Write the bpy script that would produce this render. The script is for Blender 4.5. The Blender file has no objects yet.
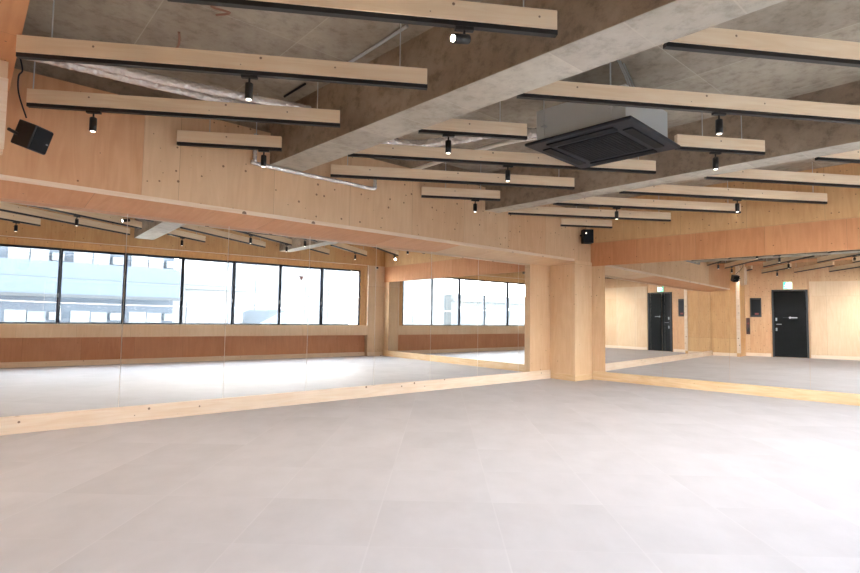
import bpy, bmesh, math, random
from mathutils import Vector, Matrix
random.seed(7)
SC = bpy.context.scene
COL = SC.collection
PI = math.pi

# ------------------------------------------------------------------ camera, sky, exposure
cam_d = bpy.data.cameras.new('camera'); cam = bpy.data.objects.new('camera', cam_d); COL.objects.link(cam)
cam_d.sensor_width = 36; cam_d.sensor_fit = 'HORIZONTAL'; cam_d.clip_start = 0.05; cam_d.clip_end = 300
F_PX = 535.3166
cam_d.lens = F_PX / 860 * 36
pitch, roll, yaw = 0.0597, -0.0146, 0.8496
Fv = Vector((math.cos(pitch)*math.cos(yaw), math.cos(pitch)*math.sin(yaw), math.sin(pitch)))
Rt = Vector((math.sin(yaw), -math.cos(yaw), 0)); Uv = Rt.cross(Fv)
R2 = Rt*math.cos(roll) - Uv*math.sin(roll); U2 = Uv*math.cos(roll) + Rt*math.sin(roll)
m = Matrix((( R2.x, U2.x, -Fv.x, 0), (R2.y, U2.y, -Fv.y, 0), (R2.z, U2.z, -Fv.z, 1.0), (0, 0, 0, 1)))
cam.matrix_world = m
SC.camera = cam

SKY_STRENGTH = 15.0
w = bpy.data.worlds.new('sky'); SC.world = w; w.use_nodes = True
nt = w.node_tree; nt.nodes.clear()
o_ = nt.nodes.new('ShaderNodeOutputWorld'); bg = nt.nodes.new('ShaderNodeBackground')
geo = nt.nodes.new('ShaderNodeTexCoord'); sep = nt.nodes.new('ShaderNodeSeparateXYZ'); rmp = nt.nodes.new('ShaderNodeValToRGB')
nt.links.new(geo.outputs['Generated'], sep.inputs[0]); nt.links.new(sep.outputs['Z'], rmp.inputs[0])
rmp.color_ramp.elements[0].position = 0.0; rmp.color_ramp.elements[0].color = (1.0, 0.98, 0.96, 1)
rmp.color_ramp.elements[1].position = 0.55; rmp.color_ramp.elements[1].color = (0.17, 0.19, 0.21, 1)
nt.links.new(rmp.outputs[0], bg.inputs[0]); bg.inputs[1].default_value = SKY_STRENGTH
nt.links.new(bg.outputs[0], o_.inputs[0])

vs = SC.view_settings
vs.view_transform = 'Standard'; vs.look = 'None'; vs.gamma = 1.0; vs.use_curve_mapping = False
vs.exposure = 1.95
cy = SC.cycles
cy.max_bounces = 14; cy.diffuse_bounces = 6; cy.glossy_bounces = 8; cy.transparent_max_bounces = 12
cy.caustics_refractive = False; cy.use_denoising = True

# ------------------------------------------------------------------ helpers
def lin(r, g, b):
    f = lambda c: (c/255/12.92) if c/255 <= .04045 else ((c/255+.055)/1.055)**2.4
    return (f(r), f(g), f(b), 1)

class MB:
    def __init__(s): s.v = []; s.f = []; s.sm = []
    def add(s, vs_, fs, smooth=False):
        n = len(s.v); s.v += [tuple(v) for v in vs_]
        for f in fs: s.f.append([i+n for i in f]); s.sm.append(smooth)
        return s
    def box(s, x0, x1, y0, y1, z0, z1, M=None):
        vs_ = [Vector((x, y, z)) for z in (z0, z1) for x, y in ((x0, y0), (x1, y0), (x1, y1), (x0, y1))]
        if M: vs_ = [M @ v for v in vs_]
        return s.add(vs_, [(3, 2, 1, 0), (4, 5, 6, 7), (0, 1, 5, 4), (1, 2, 6, 5), (2, 3, 7, 6), (3, 0, 4, 7)])
    def prism(s, pts, z0, z1, M=None):           # pts counter-clockwise in xy
        n = len(pts); vs_ = [Vector((p[0], p[1], z0)) for p in pts] + [Vector((p[0], p[1], z1)) for p in pts]
        if M: vs_ = [M @ v for v in vs_]
        return s.add(vs_, [tuple(range(n))[::-1], tuple(range(n, 2*n))] + [(i, (i+1) % n, (i+1) % n+n, i+n) for i in range(n)])
    def tube(s, pts, r, n=12, jitter=0.0, cap=True, seed=1):
        rnd = random.Random(seed); pts = [Vector(p) for p in pts]; rings = []
        for i, p in enumerate(pts):
            t = (pts[min(i+1, len(pts)-1)] - pts[max(i-1, 0)]).normalized()
            a = t.cross(Vector((0, 0, 1)));
            if a.length < .01: a = t.cross(Vector((1, 0, 0)))
            a.normalize(); b = t.cross(a)
            rr = r[i] if isinstance(r, (list, tuple)) else r
            rings.append([p + (a*math.cos(k*2*PI/n) + b*math.sin(k*2*PI/n))*rr*(1+rnd.uniform(-jitter, jitter)) for k in range(n)])
        vs_ = [v for q in rings for v in q]; fs = []
        for i in range(len(pts)-1):
            for k in range(n): fs.append((i*n+k, i*n+(k+1) % n, (i+1)*n+(k+1) % n, (i+1)*n+k))
        s.add(vs_, fs, True)
        if cap:
            s.add(rings[0], [tuple(range(n))]); s.add(rings[-1], [tuple(range(n))[::-1]])
        return s
    def build(s, name, mat, parent=None, bevel=0.0, label=None):
        me = bpy.data.meshes.new(name); me.from_pydata(s.v, [], s.f); me.update()
        for i, p in enumerate(me.polygons): p.use_smooth = s.sm[i]
        bm = bmesh.new(); bm.from_mesh(me); bmesh.ops.recalc_face_normals(bm, faces=bm.faces)
        uv = bm.loops.layers.uv.new('UVMap')
        for f in bm.faces:
            n = f.normal; ax = max(range(3), key=lambda i: abs(n[i]))
            for l in f.loops:
                c = l.vert.co; l[uv].uv = ((c.y, c.z), (c.x, c.z), (c.x, c.y))[ax]
        bm.to_mesh(me); bm.free()
        o = bpy.data.objects.new(name, me); COL.objects.link(o)
        if isinstance(mat, (list, tuple)):
            for q in mat: me.materials.append(q)
        else: me.materials.append(mat)
        if parent: o.parent = parent
        if bevel:
            b = o.modifiers.new('bevel', 'BEVEL'); b.width = bevel; b.segments = 2; b.limit_method = 'ANGLE'
        if label: o['label'] = label
        return o

def empty(name, loc, rz=0.0, label=None, cat=None, group=None, kind=None):
    o = bpy.data.objects.new(name, None); COL.objects.link(o); o.empty_display_size = .1
    o.location = loc; o.rotation_euler = (0, 0, rz)
    return tag(o, label, cat, group, kind)
def tag(o, label=None, cat=None, group=None, kind=None):
    if label: o['label'] = label
    if cat: o['category'] = cat
    if group: o['group'] = group
    if kind: o['kind'] = kind
    return o
def struct(o, label=None, cat=None): return tag(o, label, cat, None, 'structure')

# ------------------------------------------------------------------ materials
def newmat(name):
    m_ = bpy.data.materials.new(name); m_.use_nodes = True
    t = m_.node_tree; b = t.nodes['Principled BSDF']; return m_, t, b
def N(t, ty, **k):
    n = t.nodes.new(ty)
    for a, v in k.items(): setattr(n, a, v)
    return n
def L(t, a, b): t.links.new(a, b)
def plain(name, col, rough=.5, metal=0.0, emis=None, estr=0.0):
    m_, t, b = newmat(name); b.inputs['Base Color'].default_value = col; b.inputs['Roughness'].default_value = rough
    b.inputs['Metallic'].default_value = metal
    n = N(t, 'ShaderNodeTexNoise'); n.inputs['Scale'].default_value = 40
    mr = N(t, 'ShaderNodeMapRange'); mr.inputs['To Min'].default_value = max(0, rough-.04); mr.inputs['To Max'].default_value = min(1, rough+.04)
    L(t, n.outputs[0], mr.inputs[0]); L(t, mr.outputs[0], b.inputs['Roughness'])
    if emis: b.inputs['Emission Color'].default_value = emis; b.inputs['Emission Strength'].default_value = estr
    return m_
def math_(t, op, a, b_=None, c=None):
    n = N(t, 'ShaderNodeMath', operation=op)
    for i, x in enumerate((a, b_, c)):
        if x is None: continue
        if isinstance(x, (int, float)): n.inputs[i].default_value = x
        else: L(t, x, n.inputs[i])
    return n.outputs[0]
def mix(t, fac, a, b_, mode='MIX'):
    n = N(t, 'ShaderNodeMix', data_type='RGBA', blend_type=mode)
    if isinstance(fac, (int, float)): n.inputs[0].default_value = fac
    else: L(t, fac, n.inputs[0])
    for i, x in ((6, a), (7, b_)):
        if isinstance(x, tuple): n.inputs[i].default_value = x
        else: L(t, x, n.inputs[i])
    return n.outputs[2]
def ramp(t, fac, stops):
    n = N(t, 'ShaderNodeValToRGB'); L(t, fac, n.inputs[0]); cr = n.color_ramp
    while len(cr.elements) < len(stops): cr.elements.new(.5)
    for e, (p, c) in zip(cr.elements, stops): e.position = p; e.color = c
    return n.outputs[0]
def wood(name, light, dark, along='v', panel=None, knots=1.0, knot_size=.012, seed=0.0, tones=None, rough=.55, shift=(0, 0), knot_cell=.16, patch=None):
    """along: the uv direction of the grain; panel=(w,h) board size in metres; tones: colours picked board by board"""
    m_, t, b = newmat(name)
    uv = N(t, 'ShaderNodeUVMap'); oi = N(t, 'ShaderNodeObjectInfo')
    s = N(t, 'ShaderNodeSeparateXYZ'); L(t, uv.outputs[0], s.inputs[0])
    u = math_(t, 'ADD', s.outputs[0], shift[0]+0.0); v = math_(t, 'ADD', s.outputs[1], shift[1]+0.0)
    if panel:
        pu = math_(t, 'FLOOR', math_(t, 'DIVIDE', u, panel[0])); pv = math_(t, 'FLOOR', math_(t, 'DIVIDE', v, panel[1]))
        cell = N(t, 'ShaderNodeCombineXYZ'); L(t, pu, cell.inputs[0]); L(t, pv, cell.inputs[1]); cell.inputs[2].default_value = seed
        wn = N(t, 'ShaderNodeTexWhiteNoise', noise_dimensions='3D'); L(t, cell.outputs[0], wn.inputs[0]); rnd = wn.outputs['Value']
    else:
        rnd = oi.outputs['Random']
    off = math_(t, 'MULTIPLY', rnd, 37.0)
    su, sv = ((1.2, 14) if along == 'u' else (10, 1.1))
    c = N(t, 'ShaderNodeCombineXYZ'); L(t, math_(t, 'MULTIPLY', u, su), c.inputs[0]); L(t, math_(t, 'MULTIPLY', v, sv), c.inputs[1]); L(t, math_(t, 'ADD', off, seed), c.inputs[2])
    n1 = N(t, 'ShaderNodeTexNoise'); n1.inputs['Scale'].default_value = 1.0; n1.inputs['Detail'].default_value = 5; n1.inputs['Distortion'].default_value = 2.2
    L(t, c.outputs[0], n1.inputs[0])
    base = ramp(t, n1.outputs[0], [(.3, dark), (.68, light)])
    if tones:
        k = len(tones); st = [(i/(k-1) if k > 1 else 0, q) for i, q in enumerate(tones)]
        base = mix(t, .55, base, ramp(t, rnd, st))
    # soft blotches
    c2 = N(t, 'ShaderNodeCombineXYZ'); L(t, u, c2.inputs[0]); L(t, v, c2.inputs[1]); L(t, off, c2.inputs[2])
    n2 = N(t, 'ShaderNodeTexNoise'); n2.inputs['Scale'].default_value = 2.6; n2.inputs['Detail'].default_value = 3; L(t, c2.outputs[0], n2.inputs[0])
    base = mix(t, math_(t, 'MULTIPLY', n2.outputs[0], .35), base, dark, 'MULTIPLY')
    if panel:   # fine joints
        fu = math_(t, 'FRACT', math_(t, 'DIVIDE', u, panel[0])); fv = math_(t, 'FRACT', math_(t, 'DIVIDE', v, panel[1]))
        j = math_(t, 'MAXIMUM', math_(t, 'LESS_THAN', fu, .0035/panel[0]), math_(t, 'LESS_THAN', fv, .0035/panel[1]))
        base = mix(t, math_(t, 'MULTIPLY', j, .45), base, (.12, .07, .04, 1))
    if knots > 0:
        vo = N(t, 'ShaderNodeTexVoronoi', feature='F1', voronoi_dimensions='2D'); vo.inputs['Scale'].default_value = 1/knot_cell; L(t, c2.outputs[0], vo.inputs[0])
        vo.inputs['Randomness'].default_value = 1.0
        sel = N(t, 'ShaderNodeSeparateColor'); L(t, vo.outputs['Color'], sel.inputs[0])
        size = math_(t, 'MULTIPLY', sel.outputs[1], knot_size/knot_cell)
        d = math_(t, 'SUBTRACT', size, vo.outputs['Distance'])
        msk = math_(t, 'MULTIPLY', math_(t, 'MULTIPLY', d, knot_cell/.004), math_(t, 'LESS_THAN', sel.outputs[0], knots*.5))
        cl = N(t, 'ShaderNodeClamp'); L(t, msk, cl.inputs[0])
        base = mix(t, math_(t, 'MULTIPLY', cl.outputs[0], .8), base, lin(92, 55, 34))
    L(t, base, b.inputs['Base Color']); b.inputs['Roughness'].default_value = rough
    b.inputs['Specular IOR Level'].default_value = .35
    bp = N(t, 'ShaderNodeBump'); bp.inputs['Strength'].default_value = .06; bp.inputs['Distance'].default_value = .004
    L(t, n1.outputs[0], bp.inputs['Height']); L(t, bp.outputs[0], b.inputs['Normal'])
    return m_
def concrete(name, c1, c2, c3, panel=None, stain=.4, seed=0.0):
    m_, t, b = newmat(name)
    uv = N(t, 'ShaderNodeUVMap'); mp = N(t, 'ShaderNodeMapping'); L(t, uv.outputs[0], mp.inputs[0]); mp.inputs['Location'].default_value = (seed, seed*.7, seed)
    a = N(t, 'ShaderNodeTexNoise'); a.inputs['Scale'].default_value = 1.1; a.inputs['Detail'].default_value = 8; a.inputs['Roughness'].default_value = .62; L(t, mp.outputs[0], a.inputs[0])
    base = ramp(t, a.outputs[0], [(.3, c2), (.52, c1), (.72, c3)])
    f = N(t, 'ShaderNodeTexNoise'); f.inputs['Scale'].default_value = 9; f.inputs['Detail'].default_value = 8; f.inputs['Roughness'].default_value = .7; L(t, mp.outputs[0], f.inputs[0])
    base = mix(t, stain, base, ramp(t, f.outputs[0], [(.34, (.42, .39, .36, 1)), (.5, (.86, .85, .84, 1)), (.66, (1.0, 1.0, 1.0, 1))]), 'MULTIPLY')
    if panel:
        sp = N(t, 'ShaderNodeSeparateXYZ'); L(t, uv.outputs[0], sp.inputs[0])
        U = math_(t, 'DIVIDE', sp.outputs[0], panel[0]); V = math_(t, 'DIVIDE', sp.outputs[1], panel[1])
        cell = N(t, 'ShaderNodeCombineXYZ'); L(t, math_(t, 'FLOOR', U), cell.inputs[0]); L(t, math_(t, 'FLOOR', V), cell.inputs[1])
        wn = N(t, 'ShaderNodeTexWhiteNoise', noise_dimensions='3D'); L(t, cell.outputs[0], wn.inputs[0])
        base = mix(t, .75, base, ramp(t, wn.outputs['Value'], [(0, (.72, .70, .68, 1)), (1, (1.0, 1.0, .97, 1))]), 'MULTIPLY')
        j = math_(t, 'MAXIMUM', math_(t, 'LESS_THAN', math_(t, 'FRACT', U), .008/panel[0]), math_(t, 'LESS_THAN', math_(t, 'FRACT', V), .008/panel[1]))
        base = mix(t, math_(t, 'MULTIPLY', j, .35), base, lin(205, 198, 185))
    L(t, base, b.inputs['Base Color']); b.inputs['Roughness'].default_value = .8
    bp = N(t, 'ShaderNodeBump'); bp.inputs['Strength'].default_value = .25; bp.inputs['Distance'].default_value = .01; L(t, f.outputs[0], bp.inputs['Height']); L(t, bp.outputs[0], b.inputs['Normal'])
    return m_

TAN = lin(226, 196, 158); TAN_D = lin(204, 168, 128); ORG = lin(216, 160, 118); ORG_D = lin(186, 126, 88); PALE = lin(234, 212, 184); PALE_D = lin(216, 190, 160)
M = {}
M['ply_left'] = wood('plywood_left', TAN, TAN_D, 'v', (.91, 1.82), 1.0, .014, 1.0, [lin(220, 176, 142), lin(228, 198, 166), lin(232, 206, 176), lin(218, 176, 144)], shift=(.38, -.18+1.82), knot_cell=.11)
M['ply_right'] = wood('plywood_right', lin(224, 188, 140), lin(196, 150, 102), 'v', (.91, 1.82), 1.5, .011, 5.0, [lin(218, 176, 126), lin(226, 192, 144), lin(220, 180, 130)], shift=(.2, -.53+1.82), knot_cell=.11)
M['ply_orange'] = wood('plywood_orange', ORG, ORG_D, 'v', (.91, 4.0), 1.2, .010, 9.0, [lin(216, 158, 108), lin(224, 172, 124), lin(214, 154, 106)], shift=(.42, 0))
M['ply_soffit'] = wood('plywood_soffit', lin(228, 178, 134), lin(206, 148, 104), 'v', (1.6, 9.0), .5, .008, 2.0, [lin(226, 172, 128), lin(232, 188, 146), lin(224, 168, 124)], shift=(.8, 0))
M['ply_pale'] = wood('plywood_pale', PALE, PALE_D, 'v', (.91, 1.82), .5, .008, 3.0, [PALE, lin(220, 184, 146)], shift=(.1, 0))
M['ply_column'] = wood('plywood_column', lin(232, 204, 168), lin(214, 178, 140), 'v', (2.0, 1.95), 1.3, .010, 4.0, [lin(230, 200, 164), lin(234, 208, 174)], shift=(1, 0))
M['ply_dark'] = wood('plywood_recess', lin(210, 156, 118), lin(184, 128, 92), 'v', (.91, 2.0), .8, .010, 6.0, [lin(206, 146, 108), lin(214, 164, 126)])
M['pine'] = wood('pine_board', lin(240, 225, 208), lin(230, 208, 184), 'u', None, 1.1, .024, 0.0, knot_cell=.2, rough=.5)
M['pine_warm'] = wood('pine_board_warm', lin(234, 210, 174), lin(218, 186, 144), 'u', None, .8, .015, 2.0, knot_cell=.2, rough=.5)
M['joist'] = wood('pine_joist', lin(244, 228, 204), lin(234, 212, 182), 'u', None, .9, .018, 8.0, knot_cell=.2, rough=.5)
M['conc_ceil'] = concrete('concrete_ceiling', lin(180, 172, 158), lin(154, 144, 130), lin(198, 192, 180), (.9, 1.8), .6)
M['conc_side'] = concrete('concrete_beam', lin(158, 142, 124), lin(132, 114, 96), lin(176, 162, 144), None, .75, 3.1)
M['conc_under_lit'] = concrete('concrete_beam_underside_lit', lin(196, 190, 178), lin(174, 166, 152), lin(210, 205, 196), (9, .45), .5, 5.3)  # paler copy of the beam concrete, light on the undersides put into the colour
M['black'] = plain('black_metal', lin(26, 26, 28), .45)
M['black_door'] = plain('black_door_paint', lin(12, 14, 16), .6)
M['silver'] = plain('brushed_silver', lin(150, 152, 155), .45, 1.0)
M['galv'] = plain('galvanised_sheet', lin(196, 202, 205), .4, .4)
M['ac_dark'] = plain('dark_grey_plastic', lin(44, 46, 52), .5)
M['ac_grille'] = plain('charcoal_grille', lin(22, 25, 30), .6)
M['frame'] = plain('navy_black_aluminium', lin(40, 48, 62), .4, .3)
M['white'] = plain('white_edge', lin(236, 230, 220), .5)
M['white_paint'] = plain('white_plastic', lin(228, 226, 220), .5)
M['lens'] = plain('lamp_lens', (1, .95, .85, 1), .3, 0, (1, .90, .74, 1), 1.6)
M['lens_hot'] = plain('lamp_lens_bright', (1, .95, .85, 1), .3, 0, (1, .92, .78, 1), 12.0)
M['exit'] = plain('exit_sign_green', lin(30, 150, 100), .5, 0, (.05, .72, .38, 1), .9)
M['exit_w'] = plain('exit_sign_white', (1, 1, 1, 1), .5, 0, (.85, 1, .93, 1), 1.4)
M['red'] = plain('red_lens', lin(120, 44, 38), .6)
M['red_sticker'] = plain('faded_red_sticker', lin(205, 150, 148), .6)
M['dark_red'] = plain('dark_red_metal', lin(70, 34, 30), .5)
for k_ in ('black_door', 'ac_dark', 'ac_grille'): M[k_].node_tree.nodes['Principled BSDF'].inputs['Specular IOR Level'].default_value = .15
def mirror_mat():
    m_, t, b = newmat('mirror_glass'); b.inputs['Base Color'].default_value = (.87, .88, .868, 1); b.inputs['Metallic'].default_value = 1; b.inputs['Roughness'].default_value = 0.0
    return m_
M['mirror'] = mirror_mat()
def foil_mat():
    m_, t, b = newmat('foil_wrap'); b.inputs['Base Color'].default_value = (.92, .92, .93, 1); b.inputs['Metallic'].default_value = .55; b.inputs['Roughness'].default_value = .22
    n = N(t, 'ShaderNodeTexVoronoi'); n.inputs['Scale'].default_value = 34; tc = N(t, 'ShaderNodeTexCoord'); L(t, tc.outputs['Object'], n.inputs[0])
    bp = N(t, 'ShaderNodeBump'); bp.inputs['Strength'].default_value = .55; bp.inputs['Distance'].default_value = .02; L(t, n.outputs['Distance'], bp.inputs['Height']); L(t, bp.outputs[0], b.inputs['Normal'])
    return m_
M['foil'] = foil_mat()
def glass_mat():
    m_ = bpy.data.materials.new('window_glass'); m_.use_nodes = True; t = m_.node_tree; t.nodes.clear()
    o = N(t, 'ShaderNodeOutputMaterial'); a = N(t, 'ShaderNodeBsdfTransparent'); g = N(t, 'ShaderNodeBsdfGlossy'); mx = N(t, 'ShaderNodeMixShader')
    a.inputs[0].default_value = (.95, .965, .975, 1); g.inputs['Roughness'].default_value = .0; mx.inputs[0].default_value = .05
    L(t, a.outputs[0], mx.inputs[1]); L(t, g.outputs[0], mx.inputs[2]); L(t, mx.outputs[0], o.inputs[0]); return m_
M['glass'] = glass_mat()
def floor_mat():
    m_, t, b = newmat('vinyl_floor_tiles')
    uv = N(t, 'ShaderNodeUVMap'); mp = N(t, 'ShaderNodeMapping'); L(t, uv.outputs[0], mp.inputs[0])
    mp.inputs['Rotation'].default_value = (0, 0, -math.radians(47.5)); mp.inputs['Location'].default_value = (.0, -.30, 0)
    s = N(t, 'ShaderNodeSeparateXYZ'); L(t, mp.outputs[0], s.inputs[0])
    U = math_(t, 'DIVIDE', s.outputs[0], .6); V = math_(t, 'DIVIDE', s.outputs[1], .6)
    cell = N(t, 'ShaderNodeCombineXYZ'); L(t, math_(t, 'FLOOR', U), cell.inputs[0]); L(t, math_(t, 'FLOOR', V), cell.inputs[1])
    wn = N(t, 'ShaderNodeTexWhiteNoise', noise_dimensions='3D'); L(t, cell.outputs[0], wn.inputs[0])
    # each tile has its own streak direction and tone
    cc = N(t, 'ShaderNodeCombineXYZ'); L(t, math_(t, 'MULTIPLY', s.outputs[0], 1.6), cc.inputs[0]); L(t, math_(t, 'MULTIPLY', s.outputs[1], 2.2), cc.inputs[1]); L(t, math_(t, 'MULTIPLY', wn.outputs['Value'], 20), cc.inputs[2])
    n = N(t, 'ShaderNodeTexNoise'); n.inputs['Scale'].default_value = 1.6; n.inputs['Detail'].default_value = 7; n.inputs['Roughness'].default_value = .6; L(t, cc.outputs[0], n.inputs[0])
    base = ramp(t, n.outputs[0], [(.3, lin(178, 176, 180)), (.7, lin(198, 196, 201))])
    base = mix(t, .5, base, ramp(t, wn.outputs['Value'], [(0, lin(184, 182, 187)), (1, lin(195, 193, 198))]))
    j = math_(t, 'MAXIMUM', math_(t, 'LESS_THAN', math_(t, 'FRACT', U), .006), math_(t, 'LESS_THAN', math_(t, 'FRACT', V), .012))
    base = mix(t, math_(t, 'MULTIPLY', j, .10), base, lin(232, 230, 232))
    L(t, base, b.inputs['Base Color']); b.inputs['Roughness'].default_value = .62; b.inputs['Specular IOR Level'].default_value = .4
    return m_
M['floor'] = floor_mat()

# ------------------------------------------------------------------ room shell
YA, XB, TB = 5.626, 8.193, .0557           # mirror wall (left), mirror wall (right) and its skew
PHI = math.atan(math.tan(.081))            # window wall direction
YC0, XD, TD = -1.106, -1.578, -.257
HC = 3.05
Bx = lambda y: XB + (YA-y)*math.tan(TB)
Cy = lambda x: YC0 + math.tan(PHI)*x
Dx = lambda y: XD + math.tan(-TD)*(y-YA)
cAB = (XB, YA); yy = -.4
for _ in range(20): yy = Cy(Bx(yy))
cBC = (Bx(yy), yy); yy = -1.3
for _ in range(20): yy = Cy(Dx(yy))
cCD = (Dx(yy), yy); cDA = (XD, YA)
poly = [(cCD[0]-.3, cCD[1]-.25), (cBC[0]+.3, cBC[1]-.25), (XB+.3, YA+.25), (XD-.3, YA+.25)]
struct(MB().prism(poly, -.15, 0).build('floor', M['floor']), 'pale grey vinyl tile floor')
struct(MB().prism(poly, HC, HC+.2).build('ceiling', M['conc_ceil']), 'bare concrete ceiling slab')
# left wall (carries the long mirror)
wl = struct(MB().box(XD-.3, XB+.3, YA+.012, YA+.2, 0, HC).build('wall_left', M['ply_column']), 'plywood wall behind the long mirror')
# upper plywood bulkhead over the left mirror: front face y=5.10, soffit rising to the front
YF = 5.10
def extr_x(mb, prof, x0, x1):   # profile in (y,z)
    n = len(prof); vs_ = [(x0, p[0], p[1]) for p in prof] + [(x1, p[0], p[1]) for p in prof]
    return mb.add(vs_, [tuple(range(n)), tuple(range(n, 2*n))[::-1]] + [(i, i+n, (i+1) % n+n, (i+1) % n) for i in range(n)])
bh = MB(); extr_x(bh, [(YF, 2.012), (YF, 2.86), (YA+.011, 2.86), (YA+.011, 1.965), (YF+.02, 2.012)], 1.142, 8.185)
struct(bh.build('trim_1', M['ply_left']), 'plywood bulkhead over the long left mirror')
bl = MB(); extr_x(bl, [(YF, 2.012), (YF, 2.86), (YA+.011, 2.86), (YA+.011, 1.965), (YF+.02, 2.012)], -1.04, 1.14)
M['ply_red'] = wood('plywood_reddish', lin(222, 180, 142), lin(196, 146, 106), 'v', (1.14, 4.0), .5, .010, 21.0, [lin(218, 170, 130), lin(224, 182, 142)], shift=(0, 0), knot_cell=.16)
struct(bl.build('trim_24', M['ply_red']), 'redder plywood sheet at the left end of the left bulkhead')
sf = MB(); extr_x(sf, [(YF+.012, 2.000), (YF+.022, 2.0119), (YA+.010, 1.9649), (YA+.010, 1.944)], -1.04, 5.05)
struct(sf.build('trim_2', M['ply_soffit']), 'orange plywood underside of the left bulkhead')
sf = MB(); extr_x(sf, [(YF+.012, 2.000), (YF+.022, 2.0119), (YA+.010, 1.9649), (YA+.010, 1.944)], 5.052, 7.70)
struct(sf.build('trim_3', M['ply_column']), 'light plywood underside at the right end of the left bulkhead')
struct(MB().box(-1.04, 7.69, YF-.004, YF+.012, 1.992, 2.03).build('trim_4', M['pine']), 'light lip board along the left bulkhead')
# concrete strip above bulkhead
struct(MB().box(-1.04, 8.185, YF+.03, YA+.011, 2.861, HC-.001).build('trim_5', M['conc_side']), 'concrete over the plywood bulkhead')
# column in the far corner
cx0, cx1 = 7.70, Bx(5.3)
struct(MB().prism([(cx0, YF+.001), (Bx(YF)-.002, YF+.001), (Bx(YA)-.002, YA+.01), (cx0+.06, YA+.01)], 0, 2.0115).build('trim_6', M['ply_column']), 'square plywood column in the far corner')
# right wall
MBr = Matrix.Translation((XB, YA, 0)) @ Matrix.Rotation(TB, 4, 'Z')       # local x = outward normal, local -y runs along the wall towards the camera
LB = (YA-cBC[1])/math.cos(TB)
wr = MB().box(0.012, .2, -LB-.3, .3, 0, 1.945).build('wall_right', M['ply_column']); wr.matrix_world = MBr; struct(wr, 'plywood wall behind the right mirror')
o = MB().box(0.0, .2, -LB-.3, .3, 1.9455, 2.345).build('trim_7', M['ply_orange']); o.matrix_world = MBr; struct(o, 'orange plywood band above the right mirror')
o = MB().box(0.0, .2, -LB-.3, .3, 2.3455, HC-.001).build('trim_8', M['ply_right']); o.matrix_world = MBr; struct(o, 'upper plywood of the right wall')
# mirrors ------------------------------------------------------------
names = ['mirror panel of the long wall mirror beyond the left picture edge', 'mirror panel just left of the picture edge, hidden by the hanging post'] + [q + ' panel in view from the left of the long wall mirror' for q in ('first', 'second', 'third', 'fourth', 'fifth', 'sixth', 'seventh')] + ['narrow last panel at the right end of the long wall mirror']
ed = [-1.04, -.76, .196, 1.151, 2.106, 3.06, 4.015, 4.97, 5.925, 6.88, 7.185]
ZB, ZT = .1435, 1.941
for i in range(len(ed)-1):
    e = empty('wall_mirror', ((ed[i]+ed[i+1])/2, YA, ZB), 0, names[i], 'mirror', 'mirror panels on the left wall')
    hw = (ed[i+1]-ed[i])/2
    MB().box(-hw+.0025, hw-.0025, 0, .005, 0, ZT-ZB).build('mirror_glass', M['mirror'], e)
    MB().box(-hw+.0005, hw-.0005, .0052, .0105, 0, ZT-ZB).build('backing', M['white'], e)
yb = 5.0   # right mirror starts here
nb = ['first mirror panel of the right wall, beside the corner column', 'second mirror panel from the corner column on the right wall', 'third mirror panel from the corner column, showing the exit door in reflection',
      'fourth mirror panel from the corner column on the right wall', 'fifth mirror panel from the corner column on the right wall, cut by the picture edge', 'sixth mirror panel from the corner column, beyond the right picture edge']
y1 = (YA-4.8616)/math.cos(TB)
for i in range(6):
    a, b_ = y1+i*.955, min(y1+(i+1)*.955, LB-.35)
    if b_-a < .1: break
    e = empty('wall_mirror', MBr @ Vector((0, -(a+b_)/2, ZB)), TB, nb[i], 'mirror', 'mirror panels on the right wall')
    hw = (b_-a)/2
    MB().box(0, .005, -hw+.001, hw-.001, 0, ZT-ZB).build('mirror_glass', M['mirror'], e)
    MB().box(.0052, .0105, -hw+.0005, hw-.0005, 0, ZT-ZB).build('backing', M['ply_column'], e)
# baseboards ---------------------------------------------------------
struct(MB().box(-1.04, cx0+.03, YA-.022, YA+.0115, 0, .143).build('baseboard_left', M['pine'], bevel=.003), 'light pine baseboard under the long left mirror')
o = MB().box(-.022, .0115, -LB+.02, -(YA-YF)-.02, 0, .143).build('baseboard_right', M['pine_warm'], bevel=.003); o.matrix_world = MBr; struct(o, 'warm pine baseboard under the right mirror')
struct(MB().prism([(cx0-.016, YF-.015), (Bx(YF)-.02, YF-.015), (Bx(YF)-.02, YF), (cx0-.001, YF), (cx0+.055, YA-.023), (cx0+.04, YA-.023)], 0, .10).build('baseboard_column', M['pine_warm']), 'pine baseboard around the corner column')

# window wall (behind the camera, seen in the mirrors) -----------------
MC = Matrix.Translation((0, YC0, 0)) @ Matrix.Rotation(PHI, 4, 'Z')       # local x along, local y into the room; y=0 is the glass plane
u0, u1 = cCD[0]/math.cos(PHI)-.2, cBC[0]/math.cos(PHI)+.15
oa, ob, FV = .335, 8.075, .12
def cobj(mb, name, mat, label=None, bevel=0, parent=None):
    o = mb.build(name, mat, parent, bevel); 
    if not parent: o.matrix_world = MC; struct(o, label)
    return o
cobj(MB().box(u0, u1, -.12, FV, 2.37, HC-.001), 'wall_front', M['ply_right'], 'plywood above the windows')
cobj(MB().box(u0, oa, -.12, FV, 0, 2.3695).box(ob, u1, -.12, FV, 0, 2.3695), 'trim_9', M['ply_pale'], 'plywood piers at both ends of the windows')
cobj(MB().box(oa+.001, ob-.001, -.12, .03, 2.232, 2.3693), 'trim_10', M['ply_right'], 'plywood head over the window frames')
cobj(MB().box(oa+.001, ob-.001, -.12, FV-.001, .545, .795), 'trim_11', M['ply_pale'], 'light plywood window ledge', .002)
cobj(MB().box(oa+.001, ob-.001, -.12, -.02, 0, .5445), 'trim_12', M['ply_dark'], 'recessed plywood under the window ledge')
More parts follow.
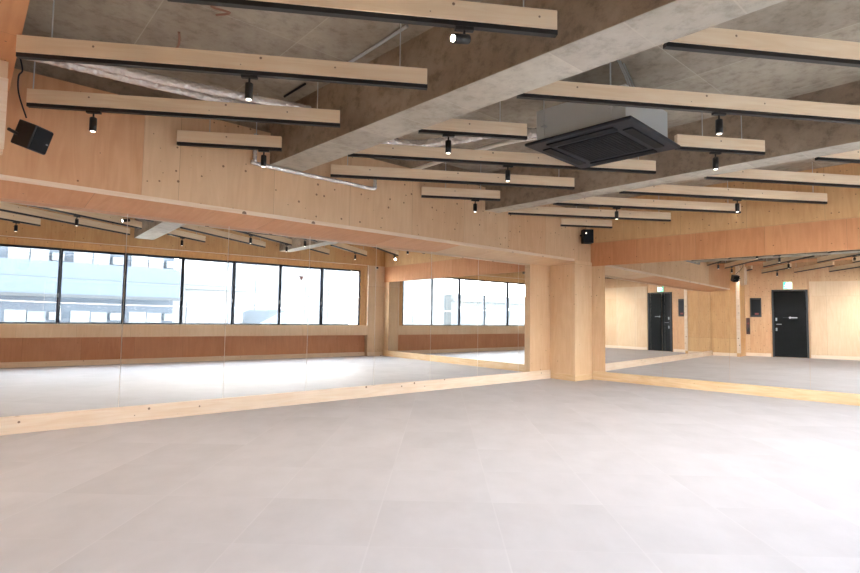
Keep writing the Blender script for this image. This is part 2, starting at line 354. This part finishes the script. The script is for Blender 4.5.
cobj(MB().box(ob-.196, ob-.001, -.12, .03, .7955, 2.2315), 'trim_13', M['ply_right'], 'plywood strip beside the last window')
cobj(MB().box(oa+.001, ob-.001, FV-.015, FV+.004, 2.362, 2.3698).box(ob-.009, ob-.0005, FV-.015, FV+.004, .80, 2.3619), 'trim_14', M['white'], 'edge strip around the window recess, caught light painted on as white')  # white colour stands for window light caught on the recess edges
cobj(MB().box(oa+.001, ob-.001, -.0195, 0.0, 0, .10).box(ob, u1-.16, FV, FV+.02, 0, .10), 'baseboard_front', M['pine'], 'pine baseboard under the windows')
# windows: each a navy frame with one pane
c0, cw = 1.4201, 1.0765
k = 0
for i in range(-1, 6):
    a = (c0+i*cw)/1.0; b_ = a+cw; k += 1
    e = empty('window_%d' % k, MC @ Vector(((a+b_)/2, 0, .796)), PHI, ['leftmost window of the row seen in the long mirror', 'second window of the row, in front of the blue balconies', 'third window of the row, balconies beyond its left half',
              'fourth window of the row, white houses beyond', 'fifth window of the row, half of a gable roof beyond', 'sixth window of the row, with the faded red triangle sticker', 'last window of the row beside the plywood pier'][k-1], None, None, 'structure')
    hw = (b_-a)/2 - .001; h = 2.2315-.796
    dy = .012 if i % 2 else -.012
    fr = MB(); t_ = .032; 
    fr.box(-hw, -hw+t_, dy-.02, dy+.02, 0, h).box(hw-t_, hw, dy-.02, dy+.02, 0, h).box(-hw+t_, hw-t_, dy-.02, dy+.02, 0, .03).box(-hw+t_, hw-t_, dy-.02, dy+.02, h-.045, h)
    fr.build('window_frame', M['frame'], e, .002)
    MB().box(-hw+t_, hw-t_, dy-.003, dy+.003, .0305, h-.0455).build('pane', M['glass'], e)
    if i != 5:
        MB().box(hw-.022, hw-.002, dy+.0205, dy+.04, .50, .58).build('window_latch', M['silver'], e)

# door wall (behind the camera, seen in the right mirror) --------------
MD = Matrix.Translation((XD, YA, 0)) @ Matrix.Rotation(TD, 4, 'Z')        # local x = into the room, local y along
LD = (YA-cCD[1])/math.cos(TD)
o = MB().box(-.2, 0, -LD-.1, .2, 0, HC-.001).build('wall_back', wood('plywood_back', lin(224, 190, 152), lin(200, 158, 118), 'v', (.91, 1.82), 1.7, .014, 11.0, [lin(216, 176, 134), lin(226, 192, 154), lin(212, 166, 124)], knot_cell=.11)); o.matrix_world = MD; struct(o, 'plywood wall with the black door')
o = MB().box(.001, .03, -LD+.12, -2.43, 0.101, 2.25).build('trim_15', M['ply_pale']); o.matrix_world = MD; struct(o, 'pale wall panel right of the black door')
o = MB().box(.0305, .045, -LD+.12, -2.43, 0, .10).box(.001, .018, -1.45, -.1, 0, .10).build('baseboard_back', M['pine']); o.matrix_world = MD; struct(o, 'pine baseboard either side of the black door')
door = empty('door_1', MD @ Vector((0, -1.94, 0)), TD, 'black exit door with silver lever handle', None, None, 'structure')
MB().box(.0015, .035, -.405, .405, .01, 1.975).build('door_leaf', M['black_door'], door, .003)
MB().box(.0012, .05, -.45, -.408, 0, 2.015).box(.0012, .05, .408, .45, 0, 2.015).box(.0012, .05, -.4075, .4075, 1.978, 2.015).build('door_frame', M['black'], door, .002)
MB().tube([(.036, .34, .98), (.085, .34, .98), (.09, .33, .98), (.09, .22, .98)], .011, 10).build('door_handle', M['silver'], door)
MB().box(.0352, .043, .325, .365, 1.08, 1.17).build('upper_lock', M['silver'], door, .002)
MB().box(.0352, .043, .325, .365, .78, .87).build('lower_lock', M['silver'], door, .002)
MB().tube([(.0355, 0, 1.18), (.042, 0, 1.18)], .030, 20).box(.0355, .040, -.18, -.03, 1.165, 1.195).build('door_plate', M['silver'], door)
MB().box(.0352, .04, .0, .18, 1.172, 1.188).build('door_plate', M['ac_dark'], door)

ex = empty('exit_sign', MD @ Vector((0.001, -1.90, 2.035)), TD, 'green emergency exit sign with white running figure above the black door', 'sign')
MB().box(0, .035, -.115, .115, 0, .215).build('sign_case', M['white_paint'], ex, .003)
MB().box(.0352, .039, -.107, .107, .008, .207).build('sign_face', M['exit'], ex)
fig = MB()
fx0, fx1 = .0393, .0415
def plate(mb, pts):  # pts (y,z) ccw -> thin plate on the sign
    n = len(pts); vs_ = [(fx0, p[0], p[1]) for p in pts] + [(fx1, p[0], p[1]) for p in pts]
    mb.add(vs_, [tuple(range(n)), tuple(range(n, 2*n))[::-1]] + [(i, i+n, (i+1) % n+n, (i+1) % n) for i in range(n)])
plate(fig, [(-.095, .02), (-.02, .02), (-.02, .195), (-.095, .195)])
plate(fig, [(.02+.018*math.cos(a), .168+.018*math.sin(a)) for a in [i*PI/6 for i in range(12)]])
plate(fig, [(.0, .145), (.045, .15), (.05, .09), (.015, .085)])
plate(fig, [(.05, .14), (.085, .105), (.078, .095), (.045, .125)])
plate(fig, [(.0, .145), (-.012, .11), (.0, .105), (.012, .13)])
plate(fig, [(.04, .09), (.085, .05), (.075, .035), (.02, .085)])
plate(fig, [(.015, .088), (.0, .03), (.018, .03), (.035, .085)])
fig.build('running_figure', M['exit_w'], ex)

cb = empty('fire_hose_box', MD @ Vector((.001, -1.07, 1.19)), TD, 'dark wall box with a red label at its foot, left of the black door', 'box')
MB().box(0, .09, -.145, .145, 0, .58).build('case', M['black'], cb, .006)
MB().box(.0905, .094, -.115, .115, .05, .53).build('front_panel', M['ac_grille'], cb, .002)
MB().box(.0945, .098, -.07, .03, .07, .12).build('red_label', M['red'], cb)  # plain red plate low on the box front
al = empty('alarm_panel', MD @ Vector((.001, -.865, .66)), TD, 'narrow dark upright alarm panel with a red lamp, low on the door wall', 'alarm')
MB().box(0, .05, -.05, .05, 0, .50).build('case', M['dark_red'], al, .004)
MB().tube([(.0505, 0, .33), (.065, 0, .33)], .028, 16).build('red_lamp', M['red'], al)
MB().box(.0505, .054, -.03, .03, .08, .2).build('speaker_grille', M['black'], al)

# corner column behind the camera and hanging post at the left edge, with the clad beam over the camera
struct(MB().prism([(Dx(4.86)+.01, 4.86), (-1.05, 4.86), (-1.05, YA+.011), (Dx(YA)+.01, YA+.011)], 0, HC-.001).build('trim_16', M['ply_right']), 'plywood column in the corner next to the door wall')
struct(MB().box(.06, .168, 4.46, 4.56, 2.05, 2.659).build('trim_17', M['ply_pale']), 'short plywood post hanging from the beam at the left picture edge')
struct(MB().box(-.06, .172, 4.44, 4.4595, 2.07, 2.54).build('trim_22', M['pine'], bevel=.002), 'pale board at the top of the hanging post')
struct(MB().box(-.40, .199, Cy(0)+FV+.02, YF+.02, 2.682, HC-.001).build('trim_18', M['conc_side']), 'concrete beam above the hanging post')
struct(MB().box(-.41, .203, Cy(0)+FV+.02, YF, 2.66, 2.681).build('trim_19', M['ply_orange']), 'orange plywood lining under the beam at top left')
struct(MB().box(-1.0495, -1.03, 4.845, 4.94, .102, HC-.005).box(-1.10, -1.0495, 4.845, 4.8595, .102, HC-.005).build('trim_23', M['pine']), 'pale corner board on the corner column')
struct(MB().box(-1.0495, -1.036, 4.945, YA-.03, 0, .10).build('baseboard_corner', M['pine']), 'pine baseboard of the corner column')

# concrete beams ---------------------------------------------------------
ZBM = 2.53
def conc_beam(name, x_at, wdt, label):
    ya, yc = YF+.06, -.75
    xa, xc = x_at(ya), x_at(yc)
    pts = [(xc, yc), (xc+wdt, yc), (xa+wdt, ya), (xa, ya)]
    b = MB().prism(pts, ZBM+.004, HC-.001).build(name, M['conc_side']); struct(b, label)
    MB().prism([(p[0]+(.002 if k_ in (0, 3) else -.002), p[1]) for k_, p in enumerate(pts)], ZBM, ZBM+.0035).build('underside', M['conc_under_lit'], b)  # thin paler sheet, light on the beam's underside painted into it
    return b
conc_beam('trim_20', lambda y: 2.30+(4.99-y)*.050, .36, 'concrete beam crossing the ceiling left of centre')
conc_beam('trim_21', lambda y: 5.50+(4.99-y)*.02, .27, 'second concrete beam nearer the right wall')

# ------------------------------------------------------------------ joists with light tracks
ZJ = 2.52; ANG = -math.radians(33); DR = Vector((math.cos(ANG), math.sin(ANG), 0)); NR = Vector((math.sin(-ANG), math.cos(ANG), 0))
def jy(off, x): return (off - NR.x*x)/NR.y
JOIST = {}
def joist(key, off, xa, xb, label):
    A = Vector((xa, jy(off, xa), ZJ)); B = Vector((xb, jy(off, xb), ZJ)); ln = (B-A).length
    e = empty('timber_joist', A, ANG, label, 'joist', 'timber joists with light tracks')
    MB().box(0, ln, -.022, .022, .026, .131).build('timber', M['joist'], e, .0015)
    MB().box(.0, ln+.004, -.0175, .0175, 0, .0255).build('light_track', M['black'], e)
    for q in ((.03, ln-.18) if key == 'j3' else (.18, ln-.18) if ln > 1.2 else (ln*.3, ln*.75)):
        MB().tube([(q, 0, .1312), (q, 0, HC-ZJ-.002)], .004, 6).build('hanger_rod', M['galv'], e)
    JOIST[key] = off
    return e
S_ = 'left of the concrete beam'
joist('j1', 2.66, .68, 2.33, 'pine joist at the very top of the picture, lit spotlight on its track')
joist('j2', 3.44, .19, 2.26, 'pine joist starting at the plywood beam in the top left corner')
joist('j3', 4.27, .31, 2.22, 'pine joist just above the left wall speaker')
joist('j4', 5.00, 1.40, 2.16, 'short pine joist near the left wall, end at the concrete beam')
joist('r0', 2.67, 2.87, 5.06, 'pine joist at the upper right, highest one right of the beam')
joist('r1', 3.46, 2.80, 5.3, 'long pine joist passing in front of the ceiling air conditioner')
joist('r2a', 4.28, 2.76, 3.53, 'short pine joist ending left of the air conditioner')
joist('r2b', 4.28, 4.68, 5.40, 'short pine joist starting right of the air conditioner')
joist('r3', 5.04, 2.69, 5.31, 'long pine joist passing directly below the air conditioner in view')
joist('r4', 5.83, 2.96, 5.29, 'long pine joist starting at the left wall, second below the air conditioner')
joist('r5', 6.60, 4.30, 5.15, 'short pine joist against the left bulkhead between the two beams')
joist('s0', 4.32, 5.91, 7.55, 'pine joist cut by the right picture edge, just below the second beam')
joist('s1', 5.12, 5.88, 8.05, 'pine joist beyond the second beam, running out at the right edge')
joist('s2', 5.9, 5.84, 8.17, 'long pine joist beyond the second beam with its right end in view')
joist('s3', 6.66, 5.81, 8.08, 'pine joist beyond the second beam, third from the far corner')
joist('s4', 7.42, 5.90, 8.02, 'pine joist above the far corner, second from the corner')
joist('s5', 8.18, 7.24, 7.97, 'shortest pine joist directly above the corner speaker')
joist('m1', 1.87, .25, 2.38, 'pine joist near the windows seen in the long mirror, with spotlight at its left part')
joist('m2', 1.07, .25, 2.40, 'second pine joist from the windows as seen in the long mirror')
joist('m3', .28, .25, 1.0, 'short pine joist closest to the windows in the mirror, at its left end')
joist('m4', 1.87, 2.93, 3.80, 'short pine joist right of the beam in the mirror, above the third window')
joist('m5', 3.53, 5.96, 6.72, 'short pine joist right of the second beam in the mirror')
joist('w1', 3.44, -1.75, -.45, 'pine joist behind the clad beam, seen in the right mirror, nearest the pier')
joist('w2', 2.66, -1.95, -.45, 'pine joist behind the clad beam, seen in the right mirror above the door')
joist('w3', 1.87, -2.2, -.45, 'pine joist behind the clad beam, seen at the right end of the right mirror')

joist('w4', 1.07, -2.4, -.45, 'pine joist behind the clad beam, the one lighting the pale panel')

# spotlights
def spot(key, x, label, aim=None, hot=False, watts=11.0, ang=110):
    off = JOIST[key]; p = Vector((x, jy(off, x), ZJ))
    e = empty('track_spotlight', p, ANG, label, 'spotlight', 'black track spotlights')
    MB().box(-.05, .05, -.015, .015, -.018, -.001).build('track_adapter', M['black'], e, .002)
    MB().tube([(0, 0, -.018), (0, 0, -.045)], .007, 8).build('stem', M['black'], e)
    hd = bpy.data.objects.new('lamp_head', None)
    d = Vector((0, 0, -1)) if aim is None else Vector(aim).normalized()
    d = Matrix.Rotation(-ANG, 3, 'Z') @ d
    q = Vector((0, 0, -.050)) if aim is None else Vector((0, 0, -.062))
    a_ = q if aim is None else q - d*.03; b_ = a_ + d*.105
    MB().tube([a_, a_+d*.004, b_-d*.002, b_], [.018, .0245, .0245, .023], 20).build('lamp_head', M['black'], e)
    MB().tube([b_+d*.0003, b_+d*.003], .0165, 16).build('lens', M['lens_hot'] if hot else M['lens'], e)
    ld = bpy.data.lights.new('spot_beam', 'SPOT'); ld.energy = watts; ld.color = (1, .86, .70); ld.spot_size = math.radians(ang); ld.spot_blend = .8; ld.shadow_soft_size = .02
    lo = bpy.data.objects.new('lamp_light', ld); COL.objects.link(lo); lo.parent = e
    lo.location = b_ + d*.01; lo.rotation_euler = d.to_track_quat('-Z', 'Y').to_euler()
    return e
spot('j3', .69, 'black spotlight nearest the left wall speaker')
spot('j2', 1.31, 'black spotlight under the joist in front of the foil ducts')
spot('j1', 1.91, 'glowing spotlight tilted towards the camera at the top centre', aim=(-.95, .10, -.25), hot=True, watts=12)
spot('j4', 2.03, 'black spotlight under the short joist at the left concrete beam end')
spot('r1', 4.07, 'black spotlight right of the air conditioner on the long joist')
spot('r2a', 2.97, 'black spotlight under the short joist left of the air conditioner')
spot('r2b', 5.0, 'black spotlight under the short joist right of the air conditioner')
spot('r3', 4.0, 'black spotlight under the joist below the air conditioner')
spot('r5', 4.88, 'black spotlight under the short joist against the left bulkhead')
spot('s3', 6.55, 'black spotlight on the joist up and right of the corner speaker')
spot('s2', 7.13, 'black spotlight beyond the second beam, rightmost of those hanging in view')
spot('m3', .66, 'black spotlight on the short joist at the left end of the long mirror')
spot('m1', 1.32, 'black spotlight seen in the mirror above the second window')
spot('m4', 3.25, 'black spotlight seen in the mirror above the third window')
spot('r1', 5.15, 'black spotlight seen in the mirror before the second beam')
spot('s0', 6.98, 'black spotlight seen in the mirror above the last window')
spot('s1', 7.85, 'glowing spotlight seen in the mirror at the end of its joist', aim=(-.3, .75, -.55), hot=True, watts=8)
spot('w1', -1.0, 'black spotlight seen in the right mirror above the alarm panel')
spot('w2', -1.1, 'black spotlight seen in the right mirror right of the exit sign')
spot('w4', -.80, 'spotlight lighting the pale wall panel right of the door', aim=(-.8, .0, -.55), watts=22, ang=62)

# ------------------------------------------------------------------ air conditioner
ac = empty('ceiling_air_conditioner', (4.08, 2.425, 2.487), math.radians(3), 'dark square cassette air conditioner hanging from the concrete ceiling', 'air conditioner')
MB().prism([(-.475, -.475), (.475, -.475), (.475, .475), (-.475, .475)], .0, .028).build('panel', M['ac_dark'], ac, .012)
MB().box(-.40, .385, -.40, .40, .0285, .31).build('housing', M['galv'], ac, .004)
gr = MB().box(-.27, .27, -.27, .27, -.008, -.0005)
for i in range(17): gr.box(-.255, .255, -.256+i*.031, -.243+i*.031, -.0125, -.0081)
gr.build('intake_grille', M['ac_grille'], ac)
for k_ in range(4):
    R_ = Matrix.Rotation(k_*PI/2, 4, 'Z')
    fl = MB().box(-.30, .30, -.405, -.325, -.012, -.0006, R_).build('air_flap', M['ac_grille'], ac, .004)
for sx in (-1, 1):
    for sy in (-1, 1):
        MB().tube([(sx*.44, sy*.30, .06), (sx*.44, sy*.30, HC-2.489)], .006, 8).box(sx*.44-.03, sx*.44+.03, sy*.3-.02, sy*.3+.02, .14, .146).build('hanger_rod', M['galv'], ac)
for dx_ in (-.05, .0, .06):
    MB().tube([(-.3+dx_, -.40, .31), (-.3+dx_, -.37, .40), (-.28+dx_, -.30, HC-2.489)], .006, 8).build('cable', M['galv'], ac)

# ------------------------------------------------------------------ foil ducts and pipes
def curve_pts(P_, n=10):
    P_ = [Vector(p) for p in P_]; out = []
    for i in range(len(P_)-1):
        p0, p1, p2, p3 = P_[max(i-1, 0)], P_[i], P_[i+1], P_[min(i+2, len(P_)-1)]
        for k_ in range(n):
            t = k_/n; out.append(.5*((2*p1)+(p2-p0)*t+(2*p0-5*p1+4*p2-p3)*t*t+(3*p1-p0-3*p2+p3)*t**3))
    out.append(P_[-1]); return out
def duct(name, P_, r, label, jit=.07, mat='foil', cat='duct', grp=None, seed=1, n=18):
    o = MB().tube(curve_pts(P_, n), r, 12, jit, seed=seed).build(name, M[mat]); return tag(o, label, cat, grp)
duct('foil_duct', [(.25, 4.70, 2.88), (.81, 4.63, 2.88), (1.41, 4.53, 2.88), (2.315, 4.32, 2.88)], .036, 'upper of two silver foil wrapped ducts at top left', seed=2, grp='foil wrapped ducts')
duct('foil_duct', [(.25, 4.83, 2.88), (.52, 4.79, 2.88), (1.08, 4.73, 2.88), (1.86, 4.62, 2.88), (2.30, 4.47, 2.88)], .034, 'lower of two silver foil wrapped ducts at top left', seed=3, grp='foil wrapped ducts')
duct('foil_duct', [(2.72, 4.45, 2.80), (3.10, 4.32, 2.80), (3.42, 4.22, 2.79), (3.66, 3.86, 2.80), (3.86, 3.30, 2.80), (3.85, 3.0, 2.70), (3.86, 2.86, 2.68)], .045, 'wavy silver foil duct running from the beam to the air conditioner', seed=4, grp='foil wrapped ducts', jit=.12)
duct('foil_pipe', [(2.13, 5.07, 2.80), (2.125, 5.068, 2.55), (2.15, 5.066, 2.505), (2.7, 5.066, 2.498), (3.2, 5.066, 2.498), (3.54, 5.066, 2.498), (3.575, 5.068, 2.55), (3.575, 5.07, 2.66)], .021, 'thin foil wrapped pipe passing under the beam along the left bulkhead', seed=5, cat='pipe')
duct('white_pipe', [(4.02, 5.08, 2.78), (4.02, 4.3, 2.78), (4.06, 3.5, 2.78), (4.08, 2.87, 2.72)], .022, 'plain white pipe running from the left wall to the air conditioner', mat='white_paint', cat='pipe', jit=0)
duct('grey_conduit', [(.23, 4.50, 2.72), (.245, 4.50, 2.64), (.225, 4.47, 2.58), (.235, 4.52, 2.48), (.29, 4.63, 2.36)], .005, 'thin grey cable looping from the clad beam to the left wall speaker', mat='ac_dark', cat='cable', jit=0)
duct('rusty_conduit', [(2.17, 4.55, 3.034), (2.175, 4.35, 3.034), (2.18, 4.17, 3.034)], .010, 'dark conduit stub on the ceiling at the left face of the beam', mat='ac_dark', cat='conduit', jit=0)
duct('ceiling_conduit', [(2.25, 2.84, 3.034), (2.252, 3.2, 3.034), (2.25, 3.64, 3.034)], .012, 'long thin conduit on the ceiling running beside the left face of the beam', mat='galv', cat='conduit', jit=0)

# chalk marks on the slab
M['chalk'] = plain('red_marker', lin(150, 112, 96), .9)
for P_, lb in (([(1.10, 3.50), (1.22, 3.46), (1.16, 3.56), (1.28, 3.55), (1.22, 3.64)], 'red marker scribble on the ceiling near the top left joist'),
               ([(1.10, 4.05), (1.14, 4.18), (1.16, 4.30), (1.13, 4.42)], 'long red marker stroke on the ceiling above the foil ducts')):
    o = MB().tube(curve_pts([(p[0], p[1], HC-.001) for p in P_], 6), .009, 6).build('marker_stroke', M['chalk']); tag(o, lb, 'mark')

# ------------------------------------------------------------------ speakers and sensor
sp = empty('wall_speaker', (.330, 4.65, 2.235), 0, 'black box speaker tilted downwards at the left picture edge', 'speaker')
R_ = Matrix.Rotation(math.radians(45), 4, 'Z') @ Matrix.Rotation(math.radians(20), 4, 'X') @ Matrix.Scale(.9, 4)
MB().box(-.088, .088, -.08, .075, -.098, .098, R_).build('cabinet', M['black'], sp, .008)
MB().box(-.079, .079, -.088, -.0805, -.089, .089, R_).build('speaker_grille', M['ac_grille'], sp, .002)
MB().box(.045, .065, -.0905, -.0885, -.02, -.008, R_).build('badge', M['silver'], sp)
MB().tube([(-.05, .03, 0), (-.135, -.10, 0)], .012, 8).build('wall_bracket', M['black'], sp)
s2 = empty('wall_speaker', (7.86, 4.96, 2.41), 0, 'small black box speaker on the bulkhead above the far corner column', 'speaker')
R_ = Matrix.Rotation(-math.radians(40), 4, 'Z')
MB().box(-.085, .085, -.07, .07, -.115, .115, R_).build('cabinet', M['black'], s2, .008)
MB().box(-.075, .075, -.078, -.0705, -.105, .105, R_).build('speaker_grille', M['ac_grille'], s2, .002)
MB().tube([R_ @ Vector((-.045, -.079, .045)), R_ @ Vector((-.045, -.083, .045))], .011, 12).build('status_light', M['lens'], s2)
MB().tube([(0, .05, .03), (.0, .139, .03)], .014, 8).build('wall_bracket', M['black'], s2)
MB().tube([(-.01, .02, .116), (-.01, .04, .24), (0, .10, .30)], .005, 6).build('cable', M['black'], s2)
se = empty('motion_sensor', MC @ Vector((8.30, FV+.001, 2.28)), PHI, 'small black and white sensor near the ceiling corner, seen in the long mirror', 'sensor')
MB().box(-.03, .03, 0, .04, 0, .05).build('base', M['white_paint'], se, .004)
MB().box(-.022, .022, .0405, .075, .015, .06).build('sensor_head', M['black'], se, .006)

# red triangle on the sixth window
e = MC @ Vector((6.23, 0, 1.92)); tr = MB(); n = 3
pts = [(-.065, .055), (.065, .055), (0, -.06)]
vs_ = [(p[0], -.001, p[1]) for p in pts] + [(p[0], .001, p[1]) for p in pts]
tr.add(vs_, [(0, 1, 2), (5, 4, 3), (0, 3, 4, 1), (1, 4, 5, 2), (2, 5, 3, 0)])
o = tr.build('window_sticker', M['red_sticker']); o.matrix_world = Matrix.Translation(MC @ Vector((6.25, .021+.012-.012, 1.925))) @ Matrix.Rotation(PHI, 4, 'Z')
tag(o, 'small faded red triangle pointing down, stuck on the sixth window', 'sticker')

# ------------------------------------------------------------------ outside: street and buildings behind the windows
GZ = -3.3
M['ground'] = concrete('street_asphalt', lin(150, 150, 150), lin(130, 130, 132), lin(165, 165, 165), None, .3)
struct(MB().box(-40, 60, -45, -1.9, GZ-.2, GZ).build('ground', M['ground']), 'street outside')
M['apt'] = plain('pale_blue_render', lin(42, 54, 66), .8)
M['apt2'] = plain('blue_grey_render', lin(36, 46, 57), .8)
M['apt_line'] = plain('slate_gutter', lin(16, 24, 30), .7)
M['bwhite'] = plain('white_render', lin(82, 86, 89), .8)
M['bwhite2'] = plain('off_white_render', lin(72, 78, 82), .8)
M['bwin'] = plain('blue_window', lin(54, 66, 78), .3)
M['bwin2'] = plain('curtained_window', lin(66, 74, 80), .5)
M['roofm'] = plain('grey_roof', lin(66, 74, 82), .7)
def building(name, x0, x1, y, depth, ztop, wall, label):
    e_ = empty(name, ((x0+x1)/2, y, GZ), 0, label, 'building')
    cx_ = (x0+x1)/2
    MB().box(x0-cx_, x1-cx_, -depth, 0, 0, ztop-GZ).build('wall', wall, e_)
    return e_, cx_
ap, cx_ = building('apartment_building', 0.3, 7.1, -14.0, 8, 6.6, M['apt2'], 'pale blue apartment building with balconies across the street')
def loc(z): return z-GZ
for fl in range(-1, 3):
    zb = 1.70+2.83*fl
    MB().box(0.3-cx_, 7.1-cx_, .001, .9, loc(zb+.021), loc(zb+1.24)).build('balcony', M['apt'], ap)
    MB().box(0.28-cx_, 7.12-cx_, .85, .96, loc(zb-.10), loc(zb+.02)).build('balcony_edge', M['apt_line'], ap)
    for c_ in range(3):
        xw = 1.28 + c_*2.05
        a = MB().box(xw-cx_, xw+.64-cx_, .001, .05, loc(zb-1.04), loc(zb-.60)).box(xw-cx_, xw+.64-cx_, .001, .05, loc(zb+1.245), loc(zb+1.8)) if fl == 0 else MB().box(xw-cx_, xw+.64-cx_, .001, .05, loc(zb+1.245), loc(zb+1.8))
        a.build('window', M['bwin2'], ap)
        a = MB().box(xw+.68-cx_, xw+1.25-cx_, .001, .05, loc(zb+1.245), loc(zb+1.75))
        if fl == 0: a.box(xw+.68-cx_, xw+1.25-cx_, .001, .05, loc(zb-1.04), loc(zb-.64))
        a.build('window', M['bwin'], ap)
        if fl == 0:
            for zz in (zb-.82, zb+1.46):
                MB().box(xw+1.34-cx_, xw+1.72-cx_, .001, .25, loc(zz-.14), loc(zz+.16)).tube([(xw+1.48-cx_, .251, loc(zz)), (xw+1.48-cx_, .256, loc(zz))], .11, 14).build('air_conditioner_unit', M['bwin2'], ap)
hb, cx_ = building('white_building', 7.9, 11.9, -18.0, 6, 3.2, M['bwhite'], 'small white flat roofed house right of the blue apartment building')
MB().box(8.9-cx_, 9.4-cx_, .001, .05, loc(.5), loc(1.7)).build('window', M['bwin'], hb); MB().box(11.05-cx_, 11.75-cx_, .001, .05, loc(.2), loc(1.8)).build('window', M['bwin'], hb)
MB().box(7.8-cx_, 12.0-cx_, .0, .4, loc(2.35), loc(2.5)).build('eaves', M['bwhite2'], hb)
gh = empty('gabled_house', (13.95, -17, GZ), 0, 'low house with a grey gable roof behind the fifth window', 'house')
MB().box(-1.6, 1.6, -5, 0, 0, loc(.55)).build('wall', M['bwhite'], gh)
g = MB(); pr = [(-1.9, loc(.5)), (1.9, loc(.5)), (0, loc(1.36))]
g.add([(p[0], .25, p[1]) for p in pr]+[(p[0], -5.2, p[1]) for p in pr], [(0, 1, 2), (5, 4, 3), (0, 3, 4, 1), (1, 4, 5, 2), (2, 5, 3, 0)]); g.build('roof', M['roofm'], gh)
fb, cx_ = building('office_block', 13.0, 24.0, -26.0, 8, 8.5, M['bwhite'], 'tall white block with rows of blue windows behind the gabled house')
for r_ in range(5):
    for c_ in range(5):
        MB().box(14.0+c_*2.0-cx_, 15.0+c_*2.0-cx_, .001, .06, loc(.9+r_*1.7), loc(1.9+r_*1.7)).build('window', M['bwin'], fb)
rb, cx_ = building('long_white_building', -18.0, -7.2, -18.0, 8, 2.75, M['bwhite2'], 'long low white building seen only in the double reflection')
for c_ in range(4):
    MB().box(-17.0+c_*2.4-cx_, -15.2+c_*2.4-cx_, .001, .06, loc(1.15), loc(1.85)).build('window', M['bwin'], rb)
MB().box(-18.1-cx_, -7.1-cx_, .0, .4, loc(2.25), loc(2.4)).build('eaves', M['bwhite'], rb)
lb, cx_ = building('white_house', -3.6, 0.0, -14.0, 6, 4.8, M['bwhite'], 'tall white house with small blue windows left of the blue apartment building')
for z_ in (.75, 3.1):
    MB().box(-2.0-cx_, -1.35-cx_, .001, .06, loc(z_), loc(z_+1.0)).build('window', M['bwin'], lb)
o = MB().tube(curve_pts([(-10, -9, 1.75), (6, -9, 1.30), (30, -9, 1.9)], 12), .004, 6).build('utility_cable', M['white']); tag(o, 'thin white cable strung along the street outside', 'cable')
o = MB().tube(curve_pts([(-10, -9.4, 2.3), (8, -9.4, 2.12), (30, -9.4, 2.5)], 12), .010, 6).build('utility_cable', M['apt_line']); tag(o, 'thin grey cable strung higher along the street outside', 'cable')
